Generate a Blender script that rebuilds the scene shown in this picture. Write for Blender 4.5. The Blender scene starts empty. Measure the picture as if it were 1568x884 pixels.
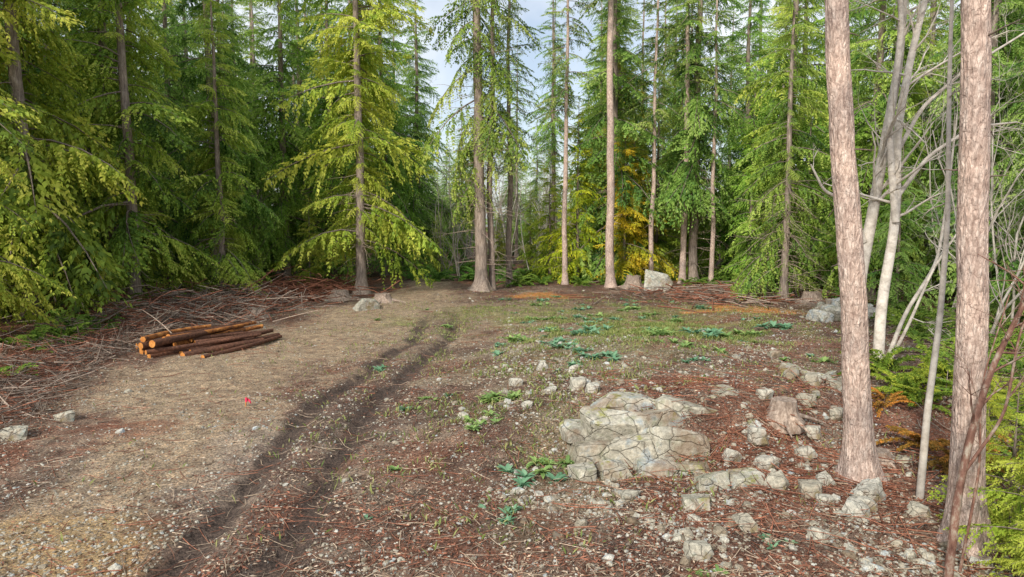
import bpy, math, numpy as np
from math import radians, sin, cos, pi
from mathutils import Vector
rng = np.random.default_rng(11)
scene = bpy.context.scene

# ------------------------------------------------------------ numeric noise
def _h(i, j, k):
    v = np.sin(i*127.1 + j*311.7 + k*74.7)*43758.5453
    return v - np.floor(v)
def vnoise(x, y, z=0.0):
    x = np.asarray(x, float); y = np.asarray(y, float); z = np.asarray(z, float) + 0*x
    xi, yi, zi = np.floor(x), np.floor(y), np.floor(z)
    fx, fy, fz = x-xi, y-yi, z-zi
    fx = fx*fx*(3-2*fx); fy = fy*fy*(3-2*fy); fz = fz*fz*(3-2*fz)
    r = 0
    for a in (0, 1):
        for b in (0, 1):
            for c in (0, 1):
                w = (fx if a else 1-fx)*(fy if b else 1-fy)*(fz if c else 1-fz)
                r = r + w*_h(xi+a, yi+b, zi+c)
    return r
def fbm(x, y, z=0.0, o=4):
    s = 0; a = .5; t = 0
    for i in range(o):
        s = s + a*vnoise(x*2**i+i*13.7, y*2**i+i*7.3, np.asarray(z)*2**i); t += a; a *= .5
    return s/t
def sstep(a, b, x):
    t = np.clip((x-a)/(b-a), 0, 1); return t*t*(3-2*t)

# ------------------------------------------------------------ terrain shape
PY = np.array([0, 7.8, 10.9, 14.4, 18.2, 23.4, 30, 40, 60]); 
PX = np.array([-2.9, -3.45, -3.6, -3.6, -3.4, -2.7, -3.1, -5.0, -6.0])
def rut_d(x, y):
    c = np.interp(y, PY, PX)
    return x-c + .3*(fbm(y/3., x*0, 2, 2)-.5)
def Hraw(x, y):
    h = .30*(fbm(x/4.5, y/4.5, 3.1)-.5) + .14*(fbm(x/.9, y/.9, 1.2)-.5) + .06*(fbm(x/.28, y/.28, 7.2, 3)-.5)*sstep(35, 20, y)
    edge = 10.8 + .35*np.sin(x*1.3) + .12*np.abs(x-3)
    m = sstep(0, 1.9, y-edge)*sstep(30, 15, y)*np.exp(-(np.abs(x-3.8)/4.3)**3)
    h = h + .85*m
    h = h + .5*sstep(7.0, 9.5, x)*sstep(11, 15, y)*sstep(34, 22, y)
    d = rut_d(x, y)
    near = sstep(34, 24, y)
    h = h - .13*near*(np.exp(-((d+.6)/.2)**2)+np.exp(-((d-.6)/.2)**2)) + .06*near*np.exp(-(d/.3)**2)
    le = np.interp(y, [5, 13, 19, 30, 40, 60], [-8.5, -9.9, -11.8, -14.2, -15, -16])
    h = h + .45*sstep(0, 3, le-x)*sstep(70, 40, y)
    return h
def H(x, y):
    return float(Hraw(np.array([x], float), np.array([y], float))[0])

# ------------------------------------------------------------ mesh helpers
def make_mesh(name, parts, mats, smooth=True):
    V = []; L = []; LT = []; MI = []; C = []; off = 0
    for (v, f, m, c) in parts:
        v = np.asarray(v, float); f = np.asarray(f, int)
        if len(v) == 0: continue
        V.append(v); L.append((f+off).ravel()); LT.append(np.full(len(f), f.shape[1])); MI.append(np.full(len(f), m))
        C.append(np.broadcast_to(np.asarray(c, float), (len(v),))); off += len(v)
    V = np.concatenate(V); L = np.concatenate(L); LT = np.concatenate(LT); MI = np.concatenate(MI); C = np.concatenate(C)
    me = bpy.data.meshes.new(name)
    me.vertices.add(len(V)); me.loops.add(len(L)); me.polygons.add(len(LT))
    me.vertices.foreach_set("co", V.astype(np.float32).ravel())
    me.loops.foreach_set("vertex_index", L.astype(np.int32))
    me.polygons.foreach_set("loop_start", (np.cumsum(LT)-LT).astype(np.int32))
    for mt in mats: me.materials.append(mt)
    me.polygons.foreach_set("material_index", MI.astype(np.int32))
    me.polygons.foreach_set("use_smooth", np.full(len(LT), smooth))
    a = me.attributes.new("tint", 'FLOAT', 'POINT'); a.data.foreach_set("value", C.astype(np.float32))
    me.update(calc_edges=True)
    return me
def add(name, me, loc=(0, 0, 0), rz=0, sc=1, color=None):
    ob = bpy.data.objects.new(name, me); scene.collection.objects.link(ob)
    ob.location = loc; ob.rotation_euler = (0, 0, rz)
    ob.scale = (sc, sc, sc) if not hasattr(sc, '__len__') else sc
    if color: ob.color = (*color, 1)
    return ob

def tube(P, R, n=6, m=0, tint=.5, cap=False, bark=0.0, seed=0):
    P = np.asarray(P, float); R = np.asarray(R, float)
    T = np.gradient(P, axis=0); T /= np.linalg.norm(T, axis=1)[:, None]+1e-9
    ref = np.array([0, 0, 1.]) if abs(T[:, 2]).mean() < .8 else np.array([0, 1., 0])
    A = np.cross(T, ref); A /= np.linalg.norm(A, axis=1)[:, None]+1e-9
    B = np.cross(T, A)
    an = np.arange(n)*2*pi/n
    rr = R[:, None]*np.ones(n)[None]
    if bark:
        s = np.r_[0, np.cumsum(np.linalg.norm(np.diff(P, axis=0), axis=1))]
        S, AN = np.meshgrid(s, an, indexing='ij')
        q = 3.0*max(R.mean()/.2, .5)
        nz = fbm(np.cos(AN)*q*2+seed, np.sin(AN)*q*2, S*1.6, 4)
        rd = 1-np.abs(2*nz-1)
        rr = rr*(1+bark*(rd-.8)*2)
    V = P[:, None]+A[:, None]*(np.cos(an)[None, :, None]*rr[..., None])+B[:, None]*(np.sin(an)[None, :, None]*rr[..., None])
    k = len(P)
    i, j = np.meshgrid(np.arange(k-1), np.arange(n), indexing='ij')
    j2 = (j+1) % n
    F = np.stack([i*n+j, i*n+j2, (i+1)*n+j2, (i+1)*n+j], -1).reshape(-1, 4)
    return (V.reshape(-1, 3), F, m, tint)
def disc(c, ring, m, tint=.5):
    V = np.vstack([ring, [c]]); n = len(ring)
    F = np.stack([np.arange(n), (np.arange(n)+1) % n, np.full(n, n)], -1)
    return (V, F, m, tint)

def ico(sub):
    import bmesh
    bm = bmesh.new(); bmesh.ops.create_icosphere(bm, subdivisions=sub, radius=1)
    V = np.array([v.co[:] for v in bm.verts]); F = np.array([[v.index for v in f.verts] for f in bm.faces]); bm.free()
    return V/np.linalg.norm(V, axis=1)[:, None], F
ICO = {k: ico(k) for k in (1, 2, 3, 5)}
def rock(sub, seed, blocky=0.7, rough=0.0):
    r = np.random.default_rng(seed); D, F = ICO[sub]
    N = []
    if blocky > 0:
        for ax in range(3):
            for s in (-1, 1):
                v = np.zeros(3); v[ax] = s; N.append(v+r.normal(0, .22, 3))
        nrand = 7 if blocky < .9 else 4
    else: nrand = 14
    N = np.array(N+[r.normal(0, 1, 3) for _ in range(nrand)]); N /= np.linalg.norm(N, axis=1)[:, None]
    d = r.uniform(.72, 1.0, len(N)); d[6 if blocky > 0 else 0:] += .12
    dots = D@N.T; dots[dots < .05] = .05
    rad = np.min(d[None]/dots, axis=1); rad = np.minimum(rad, 1.5)
    V = D*rad[:, None]
    if rough: V = V*(1+rough*(fbm(V[:, 0]*3+seed, V[:, 1]*3, V[:, 2]*3, 4)-.5))[:, None]
    return V, F
def rotm(r, full=True):
    a = r.normal(0, 1, 4); a /= np.linalg.norm(a); w, x, y, z = a
    return np.array([[1-2*(y*y+z*z), 2*(x*y-z*w), 2*(x*z+y*w)], [2*(x*y+z*w), 1-2*(x*x+z*z), 2*(y*z-x*w)], [2*(x*z-y*w), 2*(y*z+x*w), 1-2*(x*x+y*y)]])

# ------------------------------------------------------------ materials
def newmat(name):
    m = bpy.data.materials.new(name); m.use_nodes = True
    nt = m.node_tree; b = nt.nodes['Principled BSDF']; b.inputs['Specular IOR Level'].default_value = .2
    b.inputs['Roughness'].default_value = .85
    return m, nt, b
def nd(nt, typ, **kw):
    n = nt.nodes.new(typ)
    for k, v in kw.items():
        if k in n.inputs: n.inputs[k].default_value = v
        else: setattr(n, k, v)
    return n
def ramp(nt, src, stops):
    r = nt.nodes.new('ShaderNodeValToRGB'); e = r.color_ramp.elements
    while len(e) < len(stops): e.new(.5)
    for i, (p, c) in enumerate(stops):
        e[i].position = p; e[i].color = (*c, 1) if len(c) == 3 else c
    nt.links.new(src, r.inputs[0]); return r.outputs[0]
def mix(nt, f, a, b, mode='MIX'):
    n = nt.nodes.new('ShaderNodeMix'); n.data_type = 'RGBA'; n.blend_type = mode
    for s, v in ((n.inputs[0], f), (n.inputs[6], a), (n.inputs[7], b)):
        if isinstance(v, (int, float)): s.default_value = v
        elif isinstance(v, tuple): s.default_value = (*v, 1)
        else: nt.links.new(v, s)
    return n.outputs[2]
def noise(nt, scale, detail=5, rough=.6, vec=None):
    n = nd(nt, 'ShaderNodeTexNoise', Scale=scale, Detail=detail, Roughness=rough)
    if vec is not None: nt.links.new(vec, n.inputs['Vector'])
    return n.outputs[0]
def coords(nt, which='Object', sc=(1, 1, 1)):
    c = nt.nodes.new('ShaderNodeTexCoord'); mp = nt.nodes.new('ShaderNodeMapping'); mp.inputs['Scale'].default_value = sc
    nt.links.new(c.outputs[which], mp.inputs[0]); return mp.outputs[0]
def bump(nt, b, h, strength, dist):
    n = nd(nt, 'ShaderNodeBump', Strength=strength, Distance=dist); nt.links.new(h, n.inputs['Height'])
    nt.links.new(n.outputs[0], b.inputs['Normal'])
def attr(nt, name='tint'):
    return nd(nt, 'ShaderNodeAttribute', attribute_name=name)

def foliage_mat(name, stops, transl=.3):
    m, nt, b = newmat(name)
    t = attr(nt).outputs['Fac']
    nz = noise(nt, .55, 2, .6, coords(nt))
    mm = nd(nt, 'ShaderNodeMath', operation='ADD'); nt.links.new(t, mm.inputs[0])
    m2 = nd(nt, 'ShaderNodeMath', operation='MULTIPLY_ADD'); nt.links.new(nz, m2.inputs[0]); m2.inputs[1].default_value = 1.2; m2.inputs[2].default_value = -.57
    nt.links.new(m2.outputs[0], mm.inputs[1])
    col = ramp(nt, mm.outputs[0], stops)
    oi = nt.nodes.new('ShaderNodeObjectInfo')
    col = mix(nt, 1.0, col, oi.outputs['Color'], 'MULTIPLY')
    nt.links.new(col, b.inputs['Base Color']); b.inputs['Roughness'].default_value = .55
    tr = nt.nodes.new('ShaderNodeBsdfTranslucent'); nt.links.new(col, tr.inputs[0])
    ms = nt.nodes.new('ShaderNodeMixShader'); ms.inputs[0].default_value = transl
    nt.links.new(b.outputs[0], ms.inputs[1]); nt.links.new(tr.outputs[0], ms.inputs[2])
    nt.links.new(ms.outputs[0], nt.nodes['Material Output'].inputs[0])
    return m
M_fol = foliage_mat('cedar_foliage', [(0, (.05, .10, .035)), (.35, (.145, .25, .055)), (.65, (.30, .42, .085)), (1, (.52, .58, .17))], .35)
M_fern = foliage_mat('fern_foliage', [(0, (.04, .09, .025)), (.5, (.13, .24, .055)), (1, (.32, .42, .1))])
M_weed = foliage_mat('weed_foliage', [(0, (.09, .20, .11)), (.5, (.17, .35, .2)), (1, (.30, .50, .30))])
M_grass = foliage_mat('grass_blades', [(0, (.12, .18, .045)), (.5, (.24, .3, .08)), (1, (.42, .42, .17))])

def bark_mat(name, dark, mid, light, sx=14, sz=2.2, bs=.9, bd=.03, crack=.75, tintlo=.5, fleck=0):
    m, nt, b = newmat(name)
    vec = coords(nt, 'Object', (sx, sx, sz))
    n1 = noise(nt, 1.0, 8, .7, vec); n2 = noise(nt, 1.2, 4, .5, coords(nt))
    c = ramp(nt, n1, [(.3, dark), (.5, mid), (.7, light)])
    h = n1
    if crack:
        vo = nd(nt, 'ShaderNodeTexVoronoi', Scale=1.3); vo.feature = 'DISTANCE_TO_EDGE'
        wn = nd(nt, 'ShaderNodeTexNoise', Scale=1.2, Detail=4); nt.links.new(vec, wn.inputs['Vector'])
        va = nt.nodes.new('ShaderNodeVectorMath'); va.operation = 'ADD'; nt.links.new(wn.outputs['Color'], va.inputs[0]); nt.links.new(coords(nt, 'Object', (sx*.9, sx*.9, sz)), va.inputs[1])
        nt.links.new(va.outputs[0], vo.inputs['Vector'])
        c = mix(nt, ramp(nt, vo.outputs[0], [(0, (crack,)*3), (.1, (0,)*3)]), c, dark)
        ad = nd(nt, 'ShaderNodeMath', operation='MULTIPLY_ADD'); nt.links.new(vo.outputs[0], ad.inputs[0]); ad.inputs[1].default_value = 1.2; nt.links.new(n1, ad.inputs[2]); h = ad.outputs[0]
    if fleck:
        fn = noise(nt, 1.0, 6, .75, coords(nt, 'Object', (13, 13, 26)))
        c = mix(nt, ramp(nt, fn, [(.57, (0,)*3), (.64, (fleck,)*3)]), c, tuple(k*.55 for k in dark))
        fg = noise(nt, 1.0, 5, .7, coords(nt, 'Object', (30, 30, 9)))
        c = mix(nt, 1.0, c, ramp(nt, fg, [(.35, (.72,)*3), (.6, (1.18,)*3)]), 'MULTIPLY')
    c2 = mix(nt, 1.0, c, ramp(nt, n2, [(.3, (.7, .7, .72)), (.7, (1.2, 1.15, 1.1))]), 'MULTIPLY')
    c2 = mix(nt, 1.0, c2, ramp(nt, attr(nt).outputs['Fac'], [(0, (tintlo,)*3), (.5, (1,)*3), (1, (1.6,)*3)]), 'MULTIPLY')
    nt.links.new(c2, b.inputs['Base Color'])
    bump(nt, b, h, bs, bd)
    return m
M_bark = bark_mat('grey_bark', (.13, .10, .085), (.33, .27, .225), (.52, .45, .39), crack=.5)
M_barkH = bark_mat('fir_bark', (.30, .21, .175), (.60, .47, .40), (.80, .69, .61), 16, 5, 1.0, .03, .55, fleck=.8)
M_alder = bark_mat('alder_bark', (.3, .27, .23), (.55, .51, .45), (.72, .69, .63), 5, 6, .3, .01, 0)
M_dead = bark_mat('dead_wood', (.10, .075, .06), (.26, .205, .165), (.46, .39, .33), 20, 8, .3, .005, 0, .3)
M_chip = bark_mat('pale_wood', (.2, .15, .1), (.42, .33, .24), (.62, .53, .43), 20, 8, .3, .005, 0, .3)
M_red = bark_mat('reddish_twigs', (.11, .043, .028), (.26, .11, .07), (.42, .22, .14), 20, 8, .3, .005, 0)
M_logbark = bark_mat('log_bark', (.04, .022, .016), (.115, .055, .036), (.24, .115, .07), 14, 14, .5, .01, 0)
m, nt, b = newmat('cut_wood')
c = ramp(nt, noise(nt, 9, 5, .6, coords(nt)), [(.3, (.4, .13, .03)), (.7, (.70, .33, .09))]); nt.links.new(c, b.inputs['Base Color']); M_cut = m
m, nt, b = newmat('weathered_peeled_wood')
c = ramp(nt, noise(nt, 5, 6, .7, coords(nt)), [(.35, (.10, .05, .03)), (.5, (.32, .12, .035)), (.65, (.6, .27, .08))]); nt.links.new(c, b.inputs['Base Color']); M_peel = m

def stone_mat(name, moss=0.0, s=1.0, crs=2.6):
    m, nt, b = newmat(name)
    v = coords(nt)
    n1 = noise(nt, 2.2*s, 8, .65, v); n2 = noise(nt, 14*s, 6, .7, v)
    base = ramp(nt, n1, [(.28, (.22, .195, .155)), (.42, (.38, .365, .31)), (.52, (.54, .51, .43)), (.62, (.37, .42, .44)), (.74, (.44, .34, .22))])
    base = mix(nt, 1.0, base, ramp(nt, n2, [(.3, (.5,)*3), (.6, (1.1,)*3)]), 'MULTIPLY')
    base = mix(nt, 1.0, base, ramp(nt, attr(nt).outputs['Fac'], [(0, (.42, .33, .26)), (.35, (.75, .68, .6)), (.6, (1., .98, .93)), (1, (1.2, 1.22, 1.27))]), 'MULTIPLY')
    vo = nd(nt, 'ShaderNodeTexVoronoi', Scale=crs*s); vo.feature = 'DISTANCE_TO_EDGE'
    wv = nt.nodes.new('ShaderNodeVectorMath'); wv.operation = 'ADD'
    nn = nd(nt, 'ShaderNodeTexNoise', Scale=3*s, Detail=5); nt.links.new(v, nn.inputs['Vector'])
    sc = nt.nodes.new('ShaderNodeVectorMath'); sc.operation = 'SCALE'; sc.inputs['Scale'].default_value = .2/s
    nt.links.new(nn.outputs['Color'], sc.inputs[0]); nt.links.new(sc.outputs[0], wv.inputs[0])
    nt.links.new(coords(nt, 'Object', (1, 1, 1.7)) if moss > .3 else v, wv.inputs[1]); nt.links.new(wv.outputs[0], vo.inputs['Vector'])
    if moss:
        base = mix(nt, ramp(nt, vo.outputs[0], [(0, (.8,)*3), (.02, (0,)*3)]), base, (.12, .1, .08))
        mo = noise(nt, 1.5, 5, .7, v)
        base = mix(nt, ramp(nt, mo, [(.60-moss*.1, (0,)*3), (.66-moss*.1, (.8,)*3)]), base, (.27, .27, .05))
        li = noise(nt, 3.1, 6, .75, v)
        base = mix(nt, ramp(nt, li, [(.52, (0,)*3), (.62, (.5,)*3)]), base, (.20, .22, .13))
        st = noise(nt, .9, 4, .7, coords(nt, 'Object', (1.3, 1.3, 1)))
        base = mix(nt, ramp(nt, st, [(.52, (0,)*3), (.62, (.6,)*3)]), base, (.25, .16, .10))
    nt.links.new(base, b.inputs['Base Color'])
    ad = nd(nt, 'ShaderNodeMath', operation='MULTIPLY_ADD'); nt.links.new(n2, ad.inputs[0]); ad.inputs[1].default_value = .7
    mn = nd(nt, 'ShaderNodeMath', operation='MINIMUM'); nt.links.new(vo.outputs[0], mn.inputs[0]); mn.inputs[1].default_value = .035
    m4 = nd(nt, 'ShaderNodeMath', operation='MULTIPLY'); nt.links.new(mn.outputs[0], m4.inputs[0]); m4.inputs[1].default_value = 14.0
    nt.links.new(m4.outputs[0], ad.inputs[2])
    bump(nt, b, ad.outputs[0], .9, .04/s)
    return m
M_rock = stone_mat('outcrop_stone', .45, 1.0, 2.2); M_boulder = stone_mat('boulder_stone', .15, 1.5); M_peb = stone_mat('pebble_stone', 0, 3)

# ground material
m, nt, b = newmat('forest_soil'); M_ground = m
v = coords(nt)
ca = attr(nt, 'soil').outputs['Color']
f1 = noise(nt, 3.5, 10, .72, v); f2 = noise(nt, 26, 8, .75, v)
c = mix(nt, 1.0, ca, ramp(nt, f1, [(.3, (.45, .42, .4)), (.5, (1, 1, 1)), (.7, (1.5, 1.42, 1.32))]), 'MULTIPLY')
c = mix(nt, 1.0, c, ramp(nt, f2, [(.36, (.25, .23, .22)), (.5, (1, 1, 1)), (.62, (2.0, 1.9, 1.75))]), 'MULTIPLY')
hs = f2
for sc, lo in ((22, .8), (48, .68), (95, .6)):
    vo = nd(nt, 'ShaderNodeTexVoronoi', Scale=sc, Randomness=1.0); nt.links.new(v, vo.inputs['Vector'])
    sep = nt.nodes.new('ShaderNodeSeparateColor'); nt.links.new(vo.outputs['Color'], sep.inputs[0])
    sel = nd(nt, 'ShaderNodeMath', operation='GREATER_THAN'); nt.links.new(sep.outputs[0], sel.inputs[0]); sel.inputs[1].default_value = lo
    ins = nd(nt, 'ShaderNodeMath', operation='LESS_THAN'); nt.links.new(vo.outputs['Distance'], ins.inputs[0]); ins.inputs[1].default_value = .36
    mu = nd(nt, 'ShaderNodeMath', operation='MULTIPLY'); nt.links.new(sel.outputs[0], mu.inputs[0]); nt.links.new(ins.outputs[0], mu.inputs[1])
    ga = attr(nt, 'gravel').outputs['Fac']
    mu2 = nd(nt, 'ShaderNodeMath', operation='MULTIPLY'); nt.links.new(mu.outputs[0], mu2.inputs[0]); nt.links.new(ga, mu2.inputs[1])
    pc = ramp(nt, sep.outputs[1], [(0, (.15, .10, .08)), (.4, (.32, .25, .19)), (.8, (.5, .44, .37)), (1, (.64, .61, .56))])
    c = mix(nt, mu2.outputs[0], c, pc)
    hh = nd(nt, 'ShaderNodeMath', operation='MULTIPLY_ADD'); nt.links.new(mu2.outputs[0], hh.inputs[0]); hh.inputs[1].default_value = .5; nt.links.new(hs, hh.inputs[2]); hs = hh.outputs[0]
nt.links.new(c, b.inputs['Base Color']); b.inputs['Roughness'].default_value = .95
bump(nt, b, hs, 1.0, .05)

# ------------------------------------------------------------ ground
def axis(lo, hi, fine_lo, fine_hi, step, grow):
    a = list(np.arange(fine_lo, fine_hi, step)); s = step
    while a[-1] < hi: s *= grow; a.append(a[-1]+s)
    s = step
    while a[0] > lo: s *= grow; a.insert(0, a[0]-s)
    return np.array(a)
gx = axis(-500, 500, -11, 11, .07, 1.07); gy = axis(-300, 600, 5.5, 20, .06, 1.03)
X, Y = np.meshgrid(gx, gy); X = X.ravel(); Y = Y.ravel(); Z = Hraw(X, Y)
nx, ny = len(gx), len(gy)
ii, jj = np.meshgrid(np.arange(ny-1), np.arange(nx-1), indexing='ij'); q = (ii*nx+jj).ravel()
F = np.stack([q, q+1, q+1+nx, q+nx], -1)
me = make_mesh('ground', [(np.stack([X, Y, Z], -1), F, 0, .5)], [M_ground])
def blob(cx, cy, rx, ry, k=1.):
    n = fbm(X/1.3+cx*7, Y/1.3+cy, 0, 4)-.5
    return sstep(.0, .6, k*(1-np.sqrt(((X-cx)/rx)**2+((Y-cy)/ry)**2))+1.9*n)
N1 = fbm(X/2.2, Y/2.2, 5, 4); N2 = fbm(X/.35, Y/.35, 9, 4); N3 = fbm(X/1.0, Y/1.4, 19, 4); N4 = fbm(X/.8, Y/.8, 29, 4)
soil = np.array([.19, .122, .09])*np.ones((len(X), 1))
def lay(mask, col):
    global soil
    soil = soil*(1-mask[:, None])+np.array(col)*mask[:, None]
lay(sstep(.42, .62, N1), (.135, .08, .06)); lay(sstep(.5, .66, N3)*.8, (.32, .245, .185)); lay(sstep(.52, .62, N2)*.6, (.065, .04, .03))
lay(sstep(.5, .62, N4)*.45, (.22, .095, .06))
TY = [4, 8, 11, 16, 21, 28, 38, 60]; TX = [-6, -5.8, -6, -7.6, -7.2, -6.2, -4.9, -6]
pc = np.interp(Y, TY, TX); pw = np.interp(Y, TY, [1.8, 1.5, 1.2, 3.0, 4.0, 3.8, 2.4, 1.0])
tan = sstep(0, .5, 1-np.abs(X-pc)/pw + 1.5*(N1-.5)+.9*(N2-.5))*sstep(75, 50, Y); lay(tan*.85, (.46, .355, .24))
lay(tan*sstep(.5, .64, N2)*.45, (.24, .165, .115))
lay(blob(-5.7, 8.3, 1.6, 1.2)*.7, (.50, .35, .17))
lay(blob(-4.3, 11.5, 1.0, 2.2)*.6, (.38, .31, .25)); lay(blob(-3.7, 9.6, .8, 1.6)*.5, (.38, .3, .24))
lay(blob(-1.8, 28, 6, 9)*.6, (.40, .31, .215))
lay(blob(3.5, 21, 8, 6)*.6, (.34, .28, .19))
lay(blob(5.0, 22.5, 4.6, 3.8)*.8, (.26, .28, .075)); lay(blob(1, 29, 6, 5)*.55, (.27, .28, .1)); lay(blob(7.5, 30, 5, 5)*.55, (.26, .27, .1)); lay(blob(2, 17.5, 3, 3)*.3, (.25, .26, .1))
lay(blob(.6, 11.5, 1.3, 3)*.25, (.2, .21, .09))
for a in ((-7.2, 13.2, 1.5, .8), (-3.0, 9.2, .9, .5), (2.9, 13.2, 1.6, .8), (4.4, 11.4, 1.4, 1.2), (7.6, 13, 2.4, 2.4), (-9, 11, 1.3, 1.1), (6, 19, 3.4, 2.4), (-1.5, 11.5, 1.1, 1.8), (5.5, 9.5, 2, 1.4), (2.6, 9.3, 1.6, 1), (8.5, 26, 4, 2)):
    lay(blob(*a)*.6, (.25, .10, .06))
for a in ((10.8, 29.5, 1.6, 1.8), (12.0, 28.6, 1.2, 1.1), (1.7, 38, 1.8, 1.8), (9.5, 31.5, 1.8, .9), (8.5, 30, 1, .8)):
    lay(blob(*a)*.9, (.62, .27, .07))
d = rut_d(X, Y); nearm = sstep(34, 24, Y)
for o in (-.6, .6):
    lay(sstep(.32, .14, np.abs(d-o)+.6*(N2-.5)+.4*(N3-.5))*nearm*(.92), (.07, .052, .045))
lay(sstep(1.1, .6, np.abs(d)+1.2*(N3-.5))*nearm*.4, (.15, .11, .09))
le = np.interp(Y, [5, 13, 19, 30, 40, 60], [-8.5, -9.9, -11.8, -14.2, -15, -16]); re = np.interp(Y, [5, 10, 20, 30, 40], [7.5, 8, 12.5, 14.5, 15])
fl = np.maximum(np.maximum(sstep(-.6, 1.0, le-X+2*(N3-.5)), sstep(-.5, 2, X-re+2*(N3-.5))), sstep(42, 47, Y+3*(N1-.5))*sstep(.9, 1.8, np.abs(X-pc)))
lay(fl*.9, (.08, .055, .037))
lay(fl*sstep(.48, .62, N3)*.65, (.24, .10, .055))
col = me.attributes.new('soil', 'FLOAT_COLOR', 'POINT'); col.data.foreach_set('color', np.hstack([soil, np.ones((len(X), 1))]).astype(np.float32).ravel())
g = (1-.8*fl)*np.where(np.abs(np.abs(d)-.6) < .24, 1-.85*nearm, 1)*np.clip(.1+1.3*N1, 0, 1)
ga = me.attributes.new('gravel', 'FLOAT', 'POINT'); ga.data.foreach_set('value', g.astype(np.float32))
add('ground', me)

# ------------------------------------------------------------ foliage fronds
def leaves(P, D, L, W, T, r):
    n = len(P)
    D = D/np.linalg.norm(D, axis=1)[:, None]
    up = np.array([0, 0, 1.])+r.normal(0, .5, (n, 3))
    S = np.cross(D, up); S /= np.linalg.norm(S, axis=1)[:, None]+1e-9
    L = L[:, None]; W = W[:, None]
    sag = np.array([0, 0, -1.])*L*.12
    V = np.stack([P, P+D*L*.45+S*W, P+D*L+sag, P+D*L*.45-S*W], 1).reshape(-1, 3)
    F = np.arange(n*4).reshape(-1, 4)
    return V, F, np.repeat(T, 4)
def frond(seed, nl=17, leaf=.052, w=.0125, up=.12, dr=.3, lat=.38, sag=.5, step=.027):
    r = np.random.default_rng(seed); P = []; D = []; L = []; T = []
    cv = lambda t: up*t-dr*t*t
    for side in (-1, 1):
        for i in range(nl):
            t = .14+.85*(i+r.random())/nl
            Ln = (lat*(1-t)**.75*min(1, (t+.1)/.4)+.06)*r.uniform(.45, 1.3)
            a = side*radians(r.uniform(30, 70))
            d = np.array([cos(a), sin(a), -r.uniform(.1, .6)])
            k = max(3, int(Ln/step)); s = np.linspace(.12, 1, k)*Ln
            p = np.array([t, 0, cv(t)])+d*s[:, None]; p[:, 2] -= sag*s*s*1.6
            for sg in (-1, 1):
                aa = a+sg*np.radians(r.uniform(15, 55, k)); dd = np.stack([np.cos(aa), np.sin(aa), -r.uniform(.3, 1.5, k)], -1)
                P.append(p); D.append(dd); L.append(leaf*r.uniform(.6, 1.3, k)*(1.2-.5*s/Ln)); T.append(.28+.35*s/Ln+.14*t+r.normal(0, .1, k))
    P = np.concatenate(P); D = np.concatenate(D); L = np.concatenate(L); T = np.concatenate(T)
    return leaves(P, D, L, L*(w/leaf)*r.uniform(.7, 1.3, len(L)), T, r), cv
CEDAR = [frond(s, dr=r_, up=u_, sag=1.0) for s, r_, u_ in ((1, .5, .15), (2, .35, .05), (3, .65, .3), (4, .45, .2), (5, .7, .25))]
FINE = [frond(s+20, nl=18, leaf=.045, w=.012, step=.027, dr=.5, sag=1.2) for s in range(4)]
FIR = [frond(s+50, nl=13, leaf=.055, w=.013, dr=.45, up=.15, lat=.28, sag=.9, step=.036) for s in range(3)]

def place_frond(parts, stems, fr, p0, az, pitch, roll, L, tint, stem_r, r, mat=1, stem=True):
    (V, F, T), cv = fr
    ca, sa, cp, sp, cr, sr = cos(az), sin(az), cos(pitch), sin(pitch), cos(roll), sin(roll)
    Rz = np.array([[ca, -sa, 0], [sa, ca, 0], [0, 0, 1]]); Ry = np.array([[cp, 0, -sp], [0, 1, 0], [sp, 0, cp]]); Rx = np.array([[1, 0, 0], [0, cr, -sr], [0, sr, cr]])
    M = Rz@Ry@Rx
    Sx = np.array([L, L*r.uniform(.75, 1.25), L])
    parts.append(((V*Sx)@M.T+p0, F, mat, T+tint))
    if stem:
        t = np.linspace(0, .95, 5); P = np.stack([t, 0*t, cv(t)], -1)
        stems.append(tube((P*Sx)@M.T+p0, stem_r*(1-t*.85), 3, 0, .35))

def twigs(parts, p0, d, L, r0, r, depth, m=0, tint=.5, spread=.6, grav=-.1, seg=5, kids=4):
    d = d/np.linalg.norm(d); P = [np.array(p0)]
    for i in range(seg):
        d = d+r.normal(0, .13, 3)+np.array([0, 0, grav*.25]); d /= np.linalg.norm(d); P.append(P[-1]+d*L/seg)
    P = np.array(P); R = r0*np.linspace(1, .3, seg+1)
    parts.append(tube(P, R, 6 if r0 > .04 else (4 if r0 > .012 else 3), m, tint))
    if depth > 0:
        for k in range(kids):
            i = r.integers(1, seg+1); dd = (P[i]-P[i-1]); dd /= np.linalg.norm(dd)
            nd_ = dd+r.normal(0, spread, 3)
            twigs(parts, P[i], nd_, L*r.uniform(.3, .6), max(R[i]*.6, .004), r, depth-1, m, tint, spread, grav, max(3, seg-1), kids)

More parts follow.
